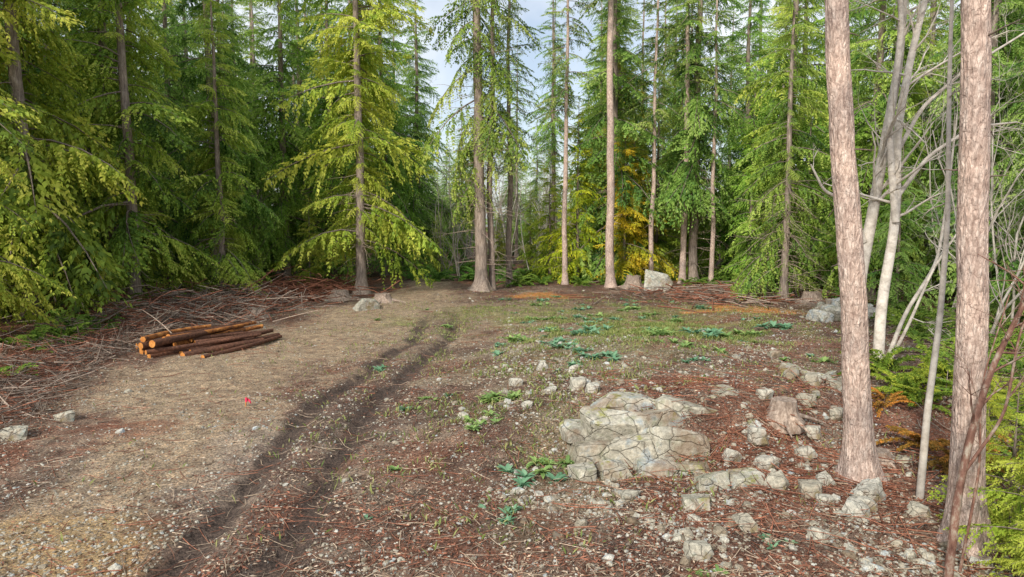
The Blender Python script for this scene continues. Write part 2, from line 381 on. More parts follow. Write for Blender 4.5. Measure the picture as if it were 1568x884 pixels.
def trunk_part(Ht, r0, r, lean=(0, 0), n=12, seg=30, bark=.08, flare=.7, lobes=0., top=1.0):
    z = np.concatenate([[-.4], np.linspace(0, 1.2, 8)[:-1], np.linspace(1.2, Ht, seg)])
    wob = .014*Ht
    x = lean[0]*np.clip(z, 0, None)/Ht+wob*(fbm(z/6+r.random()*50, z*0)-.5)*np.clip(z/3, 0, 1)
    y = lean[1]*np.clip(z, 0, None)/Ht+wob*(fbm(z/6+r.random()*50, z*0+5)-.5)*np.clip(z/3, 0, 1)
    R = r0*np.clip(1-z/Ht, .03, 1)**.75+r0*flare*np.exp(-np.clip(z, -.1, None)/.38)
    P = np.stack([x, y, z], -1)
    tp = tube(P, R, n, 0, .5, bark=bark, seed=r.random()*40)
    if lobes:
        V = tp[0].reshape(len(P), n, 3); an = np.arange(n)*2*pi/n; ph = r.random()*6
        lb = np.sin(an*5+ph)*.6+np.sin(an*3+ph*2)*.4
        k = 1+lobes*lb[None]*np.exp(-np.clip(z, 0, None)/.45)[:, None]
        V = P[:, None]+(V-P[:, None])*k[..., None]; tp = (V.reshape(-1, 3), *tp[1:])
    return tp, P
def make_tree(name, seed, Ht, r0, base, R, nb, fronds=CEDAR, dead=14, low=-.35, tint=0., pw=.75, bark=M_bark, lean=(0, 0), lobes=.2, dead_to=None, fill=(.3, 1.15), deadlen=1.6, fol=M_fol, minlen=.5, dead_depth=1, open_az=None, seg=30, nside=12, flare=.7):
    r = np.random.default_rng(seed); parts = []; stems = []
    tp, P = trunk_part(Ht, r0, r, lean, nside, seg, .1, flare, lobes); stems.append(tp)
    cx = lambda z: np.array([np.interp(z, P[:, 2], P[:, 0]), np.interp(z, P[:, 2], P[:, 1]), z])
    for i in range(nb):
        h = ((i+r.random())/nb)**1.05; z = base+(Ht-base)*h*.99
        az = r.uniform(0, 2*pi)
        gap = .55+.75*float(vnoise(np.array([az*1.1+seed]), np.array([z/1.8]), 0)[0])
        L = R*(1-h)**pw*r.uniform(*fill)*gap*min(1, .55+h*4)+minlen*.6
        if open_az is not None and z < 13 and cos(az-open_az) > .6: L *= .3
        pit = low+(.45-low)*h**1.2+r.normal(0, .17)
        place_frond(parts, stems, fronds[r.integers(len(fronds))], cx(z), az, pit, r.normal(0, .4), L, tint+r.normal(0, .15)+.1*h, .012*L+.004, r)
    top = dead_to or base+2
    for i in range(dead):
        z = r.uniform(.8, top); az = r.uniform(0, 2*pi)
        twigs(stems, cx(z), np.array([cos(az), sin(az), r.uniform(-.35, .15)]), r.uniform(.4, 1)*deadlen, .018, r, dead_depth, 2, .85, .5, -.25, 4, 3)
    return make_mesh(name, stems+parts, [bark, fol, M_dead])

cedars = [make_tree('cedar_a', 101, 24, .28, 1.4, 4.6, 190, dead=26, low=-.45, dead_to=6),
          make_tree('cedar_b', 102, 27, .30, 2.4, 5.0, 200, dead=34, low=-.5, fronds=FINE[:2]+CEDAR[:3], dead_to=8),
          make_tree('cedar_c', 103, 21, .23, .9, 4.0, 170, dead=14, low=-.3, tint=.05, dead_to=6),
          make_tree('cedar_d', 104, 29, .28, 4.5, 4.4, 180, dead=40, low=-.4, deadlen=2.2, dead_to=8)]
firs = [make_tree('fir_a', 105, 27, .22, 8.5, 3.0, 120, fronds=FIR, dead=34, low=-.3, dead_to=10, lobes=.1),
        make_tree('fir_b', 106, 30, .24, 11, 3.2, 120, fronds=FIR, dead=30, low=-.35, dead_to=12, lobes=.1)]
young = [make_tree('young_cedar', 107, 9.5, .10, .5, 2.3, 120, dead=4, low=-.1, tint=.12),
         make_tree('young_cedar_b', 108, 12.5, .12, .8, 2.7, 130, dead=6, low=-.2, tint=.1)]

def T(me, kind, x, y, sc=1, rz=None, color=(1, 1, 1)):
    rz = rng.uniform(0, 6.28) if rz is None else rz
    return add(kind, me, (x, y, H(x, y)-.05), rz, sc, color)
YEL = (1.4, 1.22, .75); DK = (.85, 1.0, .92); BLU = (.9, 1.1, 1.1); BRT = (1.28, 1.25, .85)
A = make_tree('cedar_left_of_trail', 201, 26, .29, 3.0, 6.2, 215, dead=40, low=-.32, tint=.22, lobes=.35, flare=1.2, dead_to=8, deadlen=2.2, open_az=-1.35)
T(A, 'cedar_tree', -8.4, 38.5, 1, 0, (1.3, 1.22, .72))
Bm = make_tree('cedar_by_trail', 202, 32, .36, 5.5, 5.0, 110, fronds=FINE, dead=80, low=-.9, tint=.1, lobes=.4, flare=1.3, dead_to=14, deadlen=2.8, lean=(-.6, 0), open_az=-1.6)
T(Bm, 'cedar_tree', -1.8, 40.4, 1, 0, (1.1, 1.1, .9))
Bm2 = make_tree('cedar_twin', 203, 28, .2, 8, 3.4, 60, fronds=FINE, dead=30, low=-.7, lobes=.2, dead_to=12, deadlen=2)
T(Bm2, 'cedar_tree', -1.2, 41, 1, 0); T(firs[0], 'fir_tree', -.15, 43.6, .9)
Dm = make_tree('tall_bare_fir', 204, 34, .27, 17, 3.2, 110, fronds=FIR, dead=8, low=-.2, dead_to=8, lobes=.1, flare=.6, bark=M_barkH, lean=(-.5, 0), deadlen=1.0)
T(Dm, 'fir_tree', 6.1, 42.4, 1, 0)
Em = make_tree('thin_fir', 205, 28, .2, 12, 3.0, 100, fronds=FIR, dead=26, low=-.2, dead_to=12, lobes=.1, flare=.6, bark=M_barkH, deadlen=1.0)
T(Em, 'fir_tree', 11.0, 44.5, 1.05, 0); T(Em, 'fir_tree', 12.7, 44, .8, 2, (.9, 1, .9)); T(Em, 'fir_tree', 3.4, 44, .9, 4); T(Em, 'fir_tree', 9.0, 44.5, .85, 5)
Gm = make_tree('drooping_cedar', 206, 17, .2, 1.6, 3.6, 170, fronds=FINE, dead=90, low=-.55, lobes=.4, flare=1.2, dead_to=6, deadlen=2.8, open_az=-1.9)
T(Gm, 'cedar_tree', 13.5, 34.2, 1, 0, (1.05, 1.1, .9))
for (x, y, k, s, c) in ((4.3, 45.5, 1, .95, (1.6, 1.4, .4)), (2.6, 47.5, 0, .95, (1.5, 1.4, .6)), (7.3, 45.0, 0, 1.05, (2.0, 1.3, .4)), (8.4, 48, 1, 1.15, (1.7, 1.2, .45)), (8.0, 52, 1, 1.4, (1.45, 1.1, .55)), (12.8, 49, 0, 1.1, (1.3, 1.4, .8)), (15.5, 45, 1, 1.1, (1.1, 1.35, .9)), (10.4, 50, 1, 1.3, BRT), (17, 40, 0, 1.2, (1, 1.2, .8)), (-12, 41, 0, .6, YEL), (20, 27, 0, .7, DK), (16.2, 29, 0, .8, BLU), (-1, 54, 0, .5, YEL), (1.5, 57, 1, .6, BRT), (-5.5, 52, 0, .5, BRT)):
    T(young[k], 'cedar_sapling', x, y, s, None, c)
LT_ = [(-16.3, 20.0, 2, .9, YEL), (-18.2, 26, 0, 1., YEL), (-20.5, 22.5, 1, 1, BRT), (-17.0, 31, 2, 1.1, BRT), (-19.5, 34, 3, 1, BRT), (-16.0, 37.5, 3, .95, (1, 1.15, 1)), (-22.5, 29, 1, 1, YEL), (-14.5, 34.5, 2, .8, BRT),
       (-14.2, 43.5, 1, .95, (1.05, 1.2, .9)), (-11.8, 45.5, 0, 1, (1.0, 1.2, .9)), (-18.5, 45, 0, 1, DK), (-24, 37, 1, 1, BLU), (-15, 50, 1, 1, DK), (-9.6, 52, 1, 1.0, (1, 1.2, .95)), (-7.8, 58, 0, .95, (1, 1.2, .95)), (-12, 53, 3, 1, DK), (-26, 28, 3, 1, BRT), (-21.5, 40, 0, 1, BLU),
       (18.2, 35, 1, .95, (1.05, 1.15, .9)), (16.3, 41, 0, .95, BRT), (21, 31, 0, 1, DK), (19, 46, 1, 1, (1.1, 1.3, .9)), (24, 36, 1, 1, DK), (22.5, 25, 2, 1, DK), (27, 30, 3, 1, DK), (13, 54, 2, 1, BRT), (17, 51, 0, 1, (1, 1.25, .9)), (18.6, 23.8, 2, .75, DK)]
for x, y, k, s, c in LT_: T(cedars[k], 'cedar_tree', x, y, s*rng.uniform(.93, 1.07), None, c)
pts = [(a[0], a[1]) for a in LT_]
tries = 0; n = 0
while tries < 6000 and n < 110:
    tries += 1
    y = rng.uniform(20, 76); x = rng.uniform(-1, 1)*(.80*y+8)
    if y < 44 and -18.5 < x < 19: continue
    if y < 34 and -22 < x < 23: continue
    ratio = x/y
    if -.165 < ratio < .13: continue
    if min(((x-a)**2+(y-b_)**2) for a, b_ in pts) < (3.6+.017*y)**2: continue
    pts.append((x, y)); n += 1
    if rng.random() < .85:
        k = rng.integers(4); cc = [DK, (1.1, 1.2, .85), (1.2, 1.2, .85), BLU, BRT][rng.integers(5)]
        T(cedars[k], 'cedar_tree', x, y, rng.uniform(.85, 1.2), None, cc)
    else: T(firs[rng.integers(2)], 'fir_tree', x, y, rng.uniform(.85, 1.1), None, (1, 1.1, .9))
for x, y, k, s in ((-3, 70, 1, .75), (4, 66, 1, .9), (7.4, 58, 0, .9), (0.5, 78, 1, .8), (3.2, 54, 1, .8)):
    T(firs[k], 'fir_tree', x, y, s, None, (1, 1.2, 1))
for x, y, k, s in ((-9, 66, 3, .8), (-5.4, 76, 1, .62), (3, 84, 1, .6), (7.8, 72, 0, .8), (8.6, 64, 3, .9)):
    T(cedars[k], 'cedar_tree', x, y, s, None, (1.1, 1.25, 1))
for i in range(36):
    y = rng.uniform(82, 125); x = rng.uniform(-.24, .2)*y
    T([young[0], young[1], cedars[2]][i % 3], 'cedar_tree', x, y, rng.uniform(.9, 1.3) if i % 3 < 2 else rng.uniform(.55, .75), None, (1.05, 1.2, 1.2))

# bare saplings
saps = []
for s in range(4):
    r = np.random.default_rng(300+s); parts = []
    for k in range(3+s % 2):
        twigs(parts, np.array([r.normal(0, .15), r.normal(0, .15), -.1]), np.array([r.normal(0, .18), r.normal(0, .18), 1]), r.uniform(6, 8.5), .05, r, 3, 0, .35, .42, .12, 7, 4)
    saps.append(make_mesh('bare_sapling', parts, [M_alder]))
for (x, y, s) in ((-3.5, 47, .9), (-5, 52, 1), (-1, 55, 1), (1.5, 50, 1), (-2.8, 60, 1.2), (3.5, 58, 1.2), (0, 66, 1.4), (14.6, 21, .9), (17.5, 24, 1.0), (19, 30, 1), (15.6, 38, .6), (14, 16, .7), (5.2, 62, 1.2), (2.5, 72, 1.6), (-4.5, 66, 1.6), (-.5, 60, 1.5)):
    T(saps[rng.integers(4)], 'bare_alder_sapling', x, y, s)

# big foreground firs
def hero(name, seed, x, y, r0, Ht, lean, nub):
    r = np.random.default_rng(seed); st = []
    tp, P = trunk_part(Ht, r0, r, lean, 80, 420, .085, .95, .25); st.append(tp)
    for i in range(nub):
        z = r.uniform(3, 11); az = r.uniform(0, 2*pi); c0 = np.array([np.interp(z, P[:, 2], P[:, 0]), np.interp(z, P[:, 2], P[:, 1]), z])
        dd = np.array([cos(az), sin(az), r.uniform(-.1, .4)])
        twigs(st, c0+dd*r0*.6, dd, r.uniform(.15, .5), .015, r, 0, 1, .25)
    fr = []; 
    for i in range(90):
        h = (i+r.random())/90; z = 12+(Ht-12)*h*.98; c0 = np.array([np.interp(z, P[:, 2], P[:, 0]), np.interp(z, P[:, 2], P[:, 1]), z])
        place_frond(fr, st, FIR[r.integers(3)], c0, r.uniform(0, 6.28), -.2+.5*h, 0, 3.2*(1-h)**.7*r.uniform(.6, 1)+.3, 0, .03, r, mat=2)
    add('fir_tree', make_mesh('foreground_fir', st+fr, [M_barkH, M_dead, M_fol]), (x, y, H(x, y)-.08))
hero('h', 401, 5.45, 10.45, .20, 26, (-2.2, 0), 10)
hero('i', 402, 5.72, 8.35, .182, 27, (-1.3, 0), 12)

# multi-stemmed alder
r = np.random.default_rng(55); st = []
def path(pts_, r0, r1, n=8, m=0, tint=.55, kids=0, kl=1.2, bark=.03, grav=.05, dep=2):
    P = np.array(pts_, float); t = np.linspace(0, 1, len(P)); tt = np.linspace(0, 1, len(P)*6)
    Q = np.stack([np.interp(tt, t, P[:, i]) for i in range(3)], -1)
    K = np.array([1, 2, 3, 2, 1.])/9
    for i in range(3):
        e = np.pad(Q[:, i], 2, mode='reflect', reflect_type='odd'); Q[:, i] = np.convolve(e, K, 'valid')
    R = np.linspace(r0, r1, len(Q)); st.append(tube(Q, R, n, m, tint, bark=bark))
    for k in range(kids):
        i = r.integers(len(Q)//3, len(Q)); d = Q[i]-Q[i-1]; d /= np.linalg.norm(d)
        twigs(st, Q[i], d+r.normal(0, .6, 3), kl*r.uniform(.5, 1.2), R[i]*.35+.004, r, dep, m, tint, .5, grav, 5, 4)
path([(9.0, 17.4, -.1), (8.75, 17.4, 2.36), (9.05, 17.5, 4), (9.3, 17.5, 6), (9.6, 17.6, 7.9), (9.65, 17.6, 9.6), (9.8, 17.6, 13.5)], .17, .06, 14, kids=14, kl=2.0)
path([(9.3, 17.3, -.1), (9.25, 17.2, 1.9), (9.5, 17.2, 4), (9.42, 17.2, 6.3), (9.75, 17.3, 8.2), (10.1, 17.4, 9.6), (10.4, 17.4, 12.5)], .14, .05, 14, tint=.75, kids=14, kl=2.0)
path([(9.45, 17.1, 4.0), (9.1, 17.0, 6.2), (9.25, 16.9, 8.5), (9.0, 16.9, 11)], .09, .04, 10, tint=.75, kids=8, kl=1.6)
path([(9.35, 17.3, 0), (9.85, 17.2, 1.7), (10.6, 17.2, 3.0), (10.75, 17.2, 4.6), (10.8, 17.1, 6.6)], .06, .02, 8, kids=6, kl=1.3)
path([(9.3, 17.2, 0), (9.7, 16.8, 1.4), (10.2, 16.7, 2.9), (11.2, 16.6, 4.6)], .05, .015, 8, kids=6, kl=1.3)
path([(8.85, 17.4, 3.5), (8.35, 17.3, 4.5), (7.7, 17.2, 4.75), (7.3, 17.1, 5.4)], .075, .02, 8, kids=2, kl=.6)
path([(9.5, 17.2, 4.6), (10.2, 17.2, 5.6), (11.2, 17.1, 6.3), (12.2, 17, 6.4)], .06, .02, 8, kids=8, kl=1.4)
path([(9.4, 17.2, 5.6), (10.0, 17.2, 6.8), (11.0, 17.1, 7.7), (12.4, 17, 8.6)], .06, .02, 8, kids=8, kl=1.4)
add('alder_tree', make_mesh('alder', st, [M_alder]))
st = []; path([(5.98, 9.8, -.1), (6.02, 9.8, 1.3), (6.12, 9.8, 2.6), (6.15, 9.8, 4), (6.05, 9.8, 6), (6.0, 9.8, 8)], .055, .02, 10, tint=.4, kids=5, kl=.8); add('alder_sapling', make_mesh('thin_alder', st, [M_alder]))
st = []; path([(4.95, 7.5, -.1), (5.0, 7.5, .9), (5.12, 7.5, 1.76), (5.3, 7.5, 2.43), (5.72, 7.5, 3.4), (6.0, 7.5, 4.3)], .05, .016, 12, tint=.5, kids=8, kl=.8, dep=1, bark=.25)
path([(5.05, 7.5, 1.2), (5.4, 7.4, 1.9), (5.5, 7.4, 2.9), (5.9, 7.3, 3.6)], .02, .008, 8, kids=5, kl=.7, dep=1)
path([(5.15, 7.6, 0), (5.3, 7.6, 1.2), (5.25, 7.6, 2.2), (5.5, 7.6, 3.2)], .018, .006, 8, kids=5, kl=.6, dep=1)
M_redmoss = bark_mat('mossy_red_bark', (.08, .035, .028), (.22, .12, .09), (.48, .45, .37), 9, 5, .8, .02, 0)
add('red_stemmed_shrub', make_mesh('shrub', st, [M_redmoss]))
sm = make_tree('small_cedar', 210, 2.4, .03, .05, 1.0, 80, fronds=CEDAR, dead=0, low=.0, tint=.3, lobes=0, minlen=.3, flare=.3)
T(sm, 'cedar_sapling', 5.95, 7.35, 1, 0, (1.0, 1.0, .5)); T(sm, 'cedar_sapling', 6.35, 8.5, .9, 2, (1.0, 1.0, .5)); T(sm, 'cedar_sapling', 8.6, 12.2, .5, 1, (1.2, 1.1, .5)); T(sm, 'cedar_sapling', 5.3, 6.6, .6, 3, (1.0, 1.0, .5))

# ------------------------------------------------------------ rocks
def rockpart(x, y, s, seed, sub=3, tint=.6, zoff=.3, blocky=.7, rough=.12, rz=None, z=None, tilt=.15):
    r = np.random.default_rng(seed); V, F = rock(sub, seed, blocky, rough)
    a = r.uniform(0, 6.28) if rz is None else rz
    tx = r.normal(0, tilt); c_, s_ = cos(a), sin(a)
    M = np.array([[c_, -s_, 0], [s_, c_, 0], [0, 0, 1]])@np.array([[1, 0, 0], [0, cos(tx), -sin(tx)], [0, sin(tx), cos(tx)]])
    s = np.array(s)
    zz = (H(x, y)+s[2]*zoff) if z is None else z
    return ((V*s)@M.T+np.array([x, y, zz]), F, 0, tint)
parts = []
OC = [(1.75, 11.8, .50, .4, .32, .42), (2.45, 11.85, .60, .42, .36, .42), (3.15, 12.1, .55, .42, .36, .45), (3.6, 12.5, .5, .4, .26, .66), (2.2, 12.5, .6, .4, .14, .68), (3.0, 12.8, .6, .35, .13, .74),
      (1.4, 11.3, .38, .3, .24, .12), (2.0, 11.2, .52, .32, .36, .12), (2.65, 11.25, .52, .32, .38, .12), (3.15, 11.5, .36, .3, .30, .18), (3.8, 12.6, .4, .35, .2, .68), (1.15, 11.9, .3, .3, .18, .32),
      (1.15, 10.7, .22, .22, .13, .02), (1.65, 10.65, .28, .2, .16, .01), (2.25, 10.7, .32, .22, .17, .02), (2.9, 10.8, .28, .22, .15, .02), (3.05, 10.2, .28, .22, .19, .02), (3.55, 10.3, .26, .22, .16, .03), (2.6, 9.5, .22, .2, .12, 0.0), (3.95, 11.8, .3, .26, .2, .4)]
for i, (x, y, a, b2, c2, z) in enumerate(OC):
    parts.append(rockpart(x, y, (a, b2, c2), 500+i, 5, rng.uniform(.42, .72), z=z, rz=rng.normal(.1, .12), rough=.05, tilt=.07, blocky=1.0))
add('rock_outcrop', make_mesh('rock_outcrop', parts, [M_rock], False))
BL = [(4.15, 11.4, .2, .17, .2, .85), (4.1, 10.9, .18, .16, .15, .8), (3.6, 11.0, .17, .13, .13, .8), (3.95, 10.0, .17, .17, .17, .55), (4.35, 9.8, .2, .17, .14, .5), (5.2, 9.75, .27, .2, .18, .85), (4.75, 10.2, .14, .13, .14, .75), (4.7, 9.1, .2, .17, .12, .85), (4.95, 9.4, .15, .15, .12, .8), (4.45, 9.5, .13, .13, .1, .75), (5.5, 12.6, .17, .17, .17, .5), (5.9, 13.4, .2, .17, .17, .5), (6.0, 12.5, .17, .13, .13, .5), (4.6, 12.4, .15, .14, .12, .7), (4.9, 11.3, .14, .16, .12, .7), (.3, 13.2, .12, .09, .08, .8), (.8, 13.9, .13, .13, .09, .8), (.1, 15, .15, .13, .12, .8), (.7, 15.8, .14, .15, .1, .9), (1.4, 15.2, .15, .12, .1, .8), (-.95, 13.4, .12, .1, .09, .7), (3.1, 8.8, .15, .15, .1, .5), (1.7, 9.7, .14, .12, .1, .6), (2.3, 8.1, .2, .15, .12, .6), (-9.3, 12.6, .25, .17, .15, .6), (-9.0, 13.6, .2, .15, .12, .6), (1.35, 13.8, .2, .16, .2, .7), (1.6, 13.4, .15, .15, .15, .8), (5.3, 11.9, .16, .14, .13, .7), (5.6, 9.2, .15, .14, .1, .6), (3.9, 8.4, .14, .14, .1, .7)]
for i, (x, y, a, b2, c2, t) in enumerate(BL):
    p = rockpart(0, 0, (a, b2, c2), 600+i, 3, t, z=c2*.35, rough=.06)
    add('boulder', make_mesh('boulder', [p], [M_boulder], False), (x, y, H(x, y)))
p = rockpart(0, 0, (.9, .7, .7), 650, 5, .8, z=.35, rough=.12, rz=.3); add('white_boulder', make_mesh('white_boulder', [p], [M_boulder], False), (8.6, 41.0, H(8.6, 41)))
p = rockpart(0, 0, (.6, .5, .36), 651, 5, .65, z=.12, rough=.12); add('white_boulder', make_mesh('white_boulder', [p], [M_boulder], False), (-6.6, 31.5, H(-6.6, 31.5)))
parts = []
for i in range(26):
    x = 12.2+rng.normal(0, .7); y = 25+rng.normal(0, .7); s = rng.uniform(.2, .45); dd = math.hypot(x-12.2, y-25)
    parts.append(rockpart(x, y, (s, s*.8, s*.7), 660+i, 3, rng.uniform(.6, .9), z=H(x, y)+max(.1, .8-.6*dd)))
for i in range(24):
    x = 6.3+rng.normal(0, .5); y = 13.8+rng.normal(0, 1.1); s = rng.uniform(.08, .2)
    parts.append(rockpart(x, y, (s, s*.8, s*.7), 700+i, 3, rng.uniform(.3, .7)))
add('rock_pile', make_mesh('rock_pile', parts, [M_boulder], False))

# scattered gravel stones
def scatter(n, ylo, yhi, power=1.0):
    u = rng.random(n); y = ylo*(yhi/ylo)**u
    x = rng.uniform(-1, 1, n)*(.78*y+1.0); return x, y
def density(x, y, big):
    leb = np.interp(y, [5, 13, 19, 30, 40], [-8.5, -9.9, -11.8, -14.2, -15]); reb = np.interp(y, [5, 10, 20, 30, 40], [7.5, 8, 12.5, 14.5, 15])
    ins = (x > leb)*(x < reb)*(y < 44)
    d = rut_d(x, y); cl = sstep(.5, .64, fbm(x/1.1, y/1.1, 33, 4))
    right = sstep(1.5, 3.2, d)
    out = np.exp(-((x-3.2)/2.6)**2-((y-10.2)/2.1)**2); strip = np.exp(-((x-1.0)/1.7)**2-((y-15.5)/3.4)**2)
    tp = np.exp(-((x-np.interp(y, TY, TX))/2.6)**2)*sstep(13, 17, y)
    base = .015 if big else .14
    w = (base+(.04 if big else .3)*cl)*(1-.6*tp)+right*(.02+.36*cl)*(1-.4*sstep(18, 24, y))+.5*out*(.4+cl)+.6*strip
    w = w*np.where((np.abs(np.abs(d)-.6) < .24) & (y < 32), .06, 1)
    return w*ins
parts = []
protos1 = [rock(1, 800+i, 0) for i in range(8)]; protos2 = [rock(2, 820+i, .7) for i in range(8)]
def scatter_rocks(n, smin, smax, protos, ex, big):
    x, y = scatter(n, 6.0, 42); keep = rng.random(n) < density(x, y, big); x = x[keep]; y = y[keep]; z = Hraw(x, y)
    s = smin*(smax/smin)**(rng.random(len(x))**ex)
    R = [rotm(rng) for _ in range(12)]
    g_ = rng.integers(0, len(protos), len(x))
    for k, (V, F) in enumerate(protos):
        idx = np.where(g_ == k)[0]
        for h in range(3):
            id2 = idx[h::3]; Vr = V@R[(k+h*4) % 12].T*np.array([1, .9, .65])
            if len(id2) == 0: continue
            az = rng.uniform(0, 6.28, len(id2)); c_, s_ = np.cos(az), np.sin(az)
            VX = c_[:, None]*Vr[None, :, 0]-s_[:, None]*Vr[None, :, 1]; VY = s_[:, None]*Vr[None, :, 0]+c_[:, None]*Vr[None, :, 1]; VZ = Vr[None, :, 2]+0*VX
            W = np.stack([VX, VY, VZ], -1)*s[id2][:, None, None]+np.stack([x[id2], y[id2], z[id2]+s[id2]*.15], -1)[:, None]
            FF = F[None]+np.arange(len(id2))[:, None, None]*len(V)
            tn = np.repeat(np.clip(rng.normal(.48, .27, len(id2)), 0, 1), len(V))
            parts.append((W.reshape(-1, 3), FF.reshape(-1, 3), 0, tn))
scatter_rocks(120000, .008, .032, protos1, 1.2, False)
scatter_rocks(15000, .022, .095, protos2, 1.7, True)
add('gravel_stones', make_mesh('gravel_stones', parts, [M_peb], False))

# leaf / bark litter and twigs
def litter(name, n, mat, zc, lmax):
    x, y = scatter(n, 5.8, 44); leb = np.interp(y, [5, 13, 19, 30, 40], [-10.5, -12.9, -15, -18, -19])
    tanp = (np.abs(x-np.interp(y, TY, TX)) < 2.2)
    keep = (x > leb) & (x < 15) & (rng.random(n) < np.where(tanp, .15, .1+.9*sstep(.4, .6, fbm(x/1.2, y/1.2, zc, 3)))*np.where(np.abs(np.abs(rut_d(x, y))-.6) < .25, .2, 1))
    x = x[keep]; y = y[keep]; n = len(x); z = Hraw(x, y)+rng.uniform(.005, .03, n)
    a = rng.uniform(0, 6.28, n); D = np.stack([np.cos(a), np.sin(a), rng.normal(0, .25, n)], -1)
    V, F, Tt = leaves(np.stack([x, y, z], -1), D, rng.uniform(.03, lmax, n), rng.uniform(.004, .013, n), rng.uniform(0, 1, n), rng)
    add(name, make_mesh(name, [(V, F, 0, Tt)], [mat]))
litter('bark_litter', 85000, M_red, 44, .12); litter('wood_chip_litter', 65000, M_chip, 51, .1); litter('dark_leaf_litter', 45000, M_logbark, 57, .11)
def sticks(name, cnt, fx, lmin, lmax, rad, mat, lift=0.02, seedn=3, curve=.12, tint=(.2, .9), up=.08, depth=0):
    r = np.random.default_rng(seedn); ps = []
    for i in range(cnt):
        x, y, zz = fx(r); L = r.uniform(lmin, lmax); a = r.uniform(0, 6.28); d = np.array([cos(a), sin(a), r.normal(0, up)])
        p0 = np.array([x, y, H(x, y)+lift+zz]); t = np.linspace(-.5, .5, 4)[:, None]
        bend = r.normal(0, curve, 3)*L; P = p0+d*L*t+bend*(t*t-.1); P[:, 2] = np.maximum(P[:, 2], Hraw(P[:, 0], P[:, 1])+.004)
        rr = rad*r.uniform(.4, 1.3); ps.append(tube(P, rr*np.linspace(1, .5, 4), 4, 0, r.uniform(*tint)))
        if depth and L > .5:
            for k in range(3): twigs(ps, P[r.integers(1, 3)], d+r.normal(0, .5, 3), L*.4, rr*.5, r, 0, 0, .5, .5, 0, 3)
    return add(name, make_mesh(name, ps, [mat]))
def f_all(r):
    y = 6*(40/6)**r.random(); return (r.uniform(-1, 1)*min(.75*y, 13), y, 0)
sticks('twig_litter', 2800, f_all, .1, .6, .006, M_chip, seedn=5)
sticks('reddish_twig_litter', 2400, f_all, .1, .7, .006, M_red, seedn=6)
def f_left(r):
    y = r.uniform(12, 42); le_ = np.interp(y, [5, 13, 19, 30, 40], [-8.5, -9.9, -11.8, -14.2, -14]); return (le_-abs(r.normal(0, 1.6))+.4, y, abs(r.normal(0, .18)))
sticks('brush_pile', 1000, f_left, .4, 1.8, .016, M_dead, seedn=7, up=.25, depth=1, tint=(0, .9))
def f_left2(r):
    x, y, z = f_left(r); return x-.4, y, z
sticks('brush_pile', 1000, f_left2, .3, 1.5, .014, M_red, seedn=17, up=.2, depth=1, tint=(.1, .95))
def f_l2(r): x = r.normal(-13.2, 1.8); return (x, r.normal(30.5, 2.8), abs(r.normal(0, .38)))
sticks('brush_pile', 650, f_l2, .6, 2.2, .024, M_dead, seedn=8, up=.25, tint=(.2, 1))
sticks('brush_pile', 450, f_l2, .6, 2.2, .024, M_red, seedn=28, up=.25, tint=(.3, 1))
def f_l3(r): return (r.normal(-11.2, 1.6), r.normal(37.5, 2), abs(r.normal(0, .4)))
sticks('brush_pile', 500, f_l3, .6, 2.4, .028, M_red, seedn=9, up=.25)
def f_r(r): return (r.normal(12.5, 2.8), r.normal(36.5, 2.2), abs(r.normal(0, .2)))
sticks('brush_pile', 350, f_r, .5, 2.6, .03, M_red, seedn=10, up=.12)
sticks('brush_pile', 350, f_r, .5, 2.6, .03, M_dead, seedn=20, up=.12)
def f_o(r): return (r.normal(4.2, 1.6), r.normal(11.3, 1.6), abs(r.normal(0, .05)))
sticks('reddish_twig_litter', 1000, f_o, .2, .9, .008, M_red, seedn=12, up=.12)
def f_r2(r):
    y = r.uniform(8, 32); return (np.interp(y, [5, 10, 20, 30], [7.0, 7.8, 12.5, 14.5])+r.normal(.8, 1.2), y, abs(r.normal(0, .1)))
sticks('brush_pile', 700, f_r2, .3, 1.4, .012, M_dead, seedn=13, up=.2, depth=1)

# ------------------------------------------------------------ log pile
r = np.random.default_rng(77); parts = []
dv = np.array([.44, .9, 0]); pv = np.array([.9, -.44, 0]); c0 = np.array([-9.6, 22.0, 0])
rows = [(-1.0, .10), (-.78, .11), (-.5, .10), (-.26, .11), (-.02, .10), (.22, .11), (.45, .09), (.66, .1), (.88, .09), (-.88, .31), (-.62, .32), (-.36, .31), (-.1, .32), (.12, .3), (.36, .29), (-.7, .52), (-.45, .52), (-.2, .51), (.02, .48), (1.15, .08), (.6, .27)]
for i, (o, zz) in enumerate(rows):
    L = r.uniform(2.8, 4.2); rad = r.uniform(.065, .12); dd = dv+pv*r.normal(0, .12)+np.array([0, 0, r.normal(0, .025)]); dd /= np.linalg.norm(dd)
    cc = c0+pv*o+dv*r.normal(0, .45); t = np.linspace(-.5, .5, 14)
    P = cc+dd*(t*L)[:, None]+pv*(r.normal(0, .1)*np.cos(t*3))[:, None]; P[:, 2] += H(cc[0], cc[1])+zz
    R = rad*(1-.25*(t+.5)); peeled = i in (17, 15, 12)
    tp = tube(P, R, 14, 2 if peeled else 0, r.uniform(.3, .85), bark=.08, seed=i); parts.append(tp); V = tp[0]
    parts.append(disc(P[0]-dd*.004, V[:14], 1)); parts.append(disc(P[-1], V[-14:], 1))
add('log_pile', make_mesh('log_pile', parts, [M_logbark, M_cut, M_peel]))

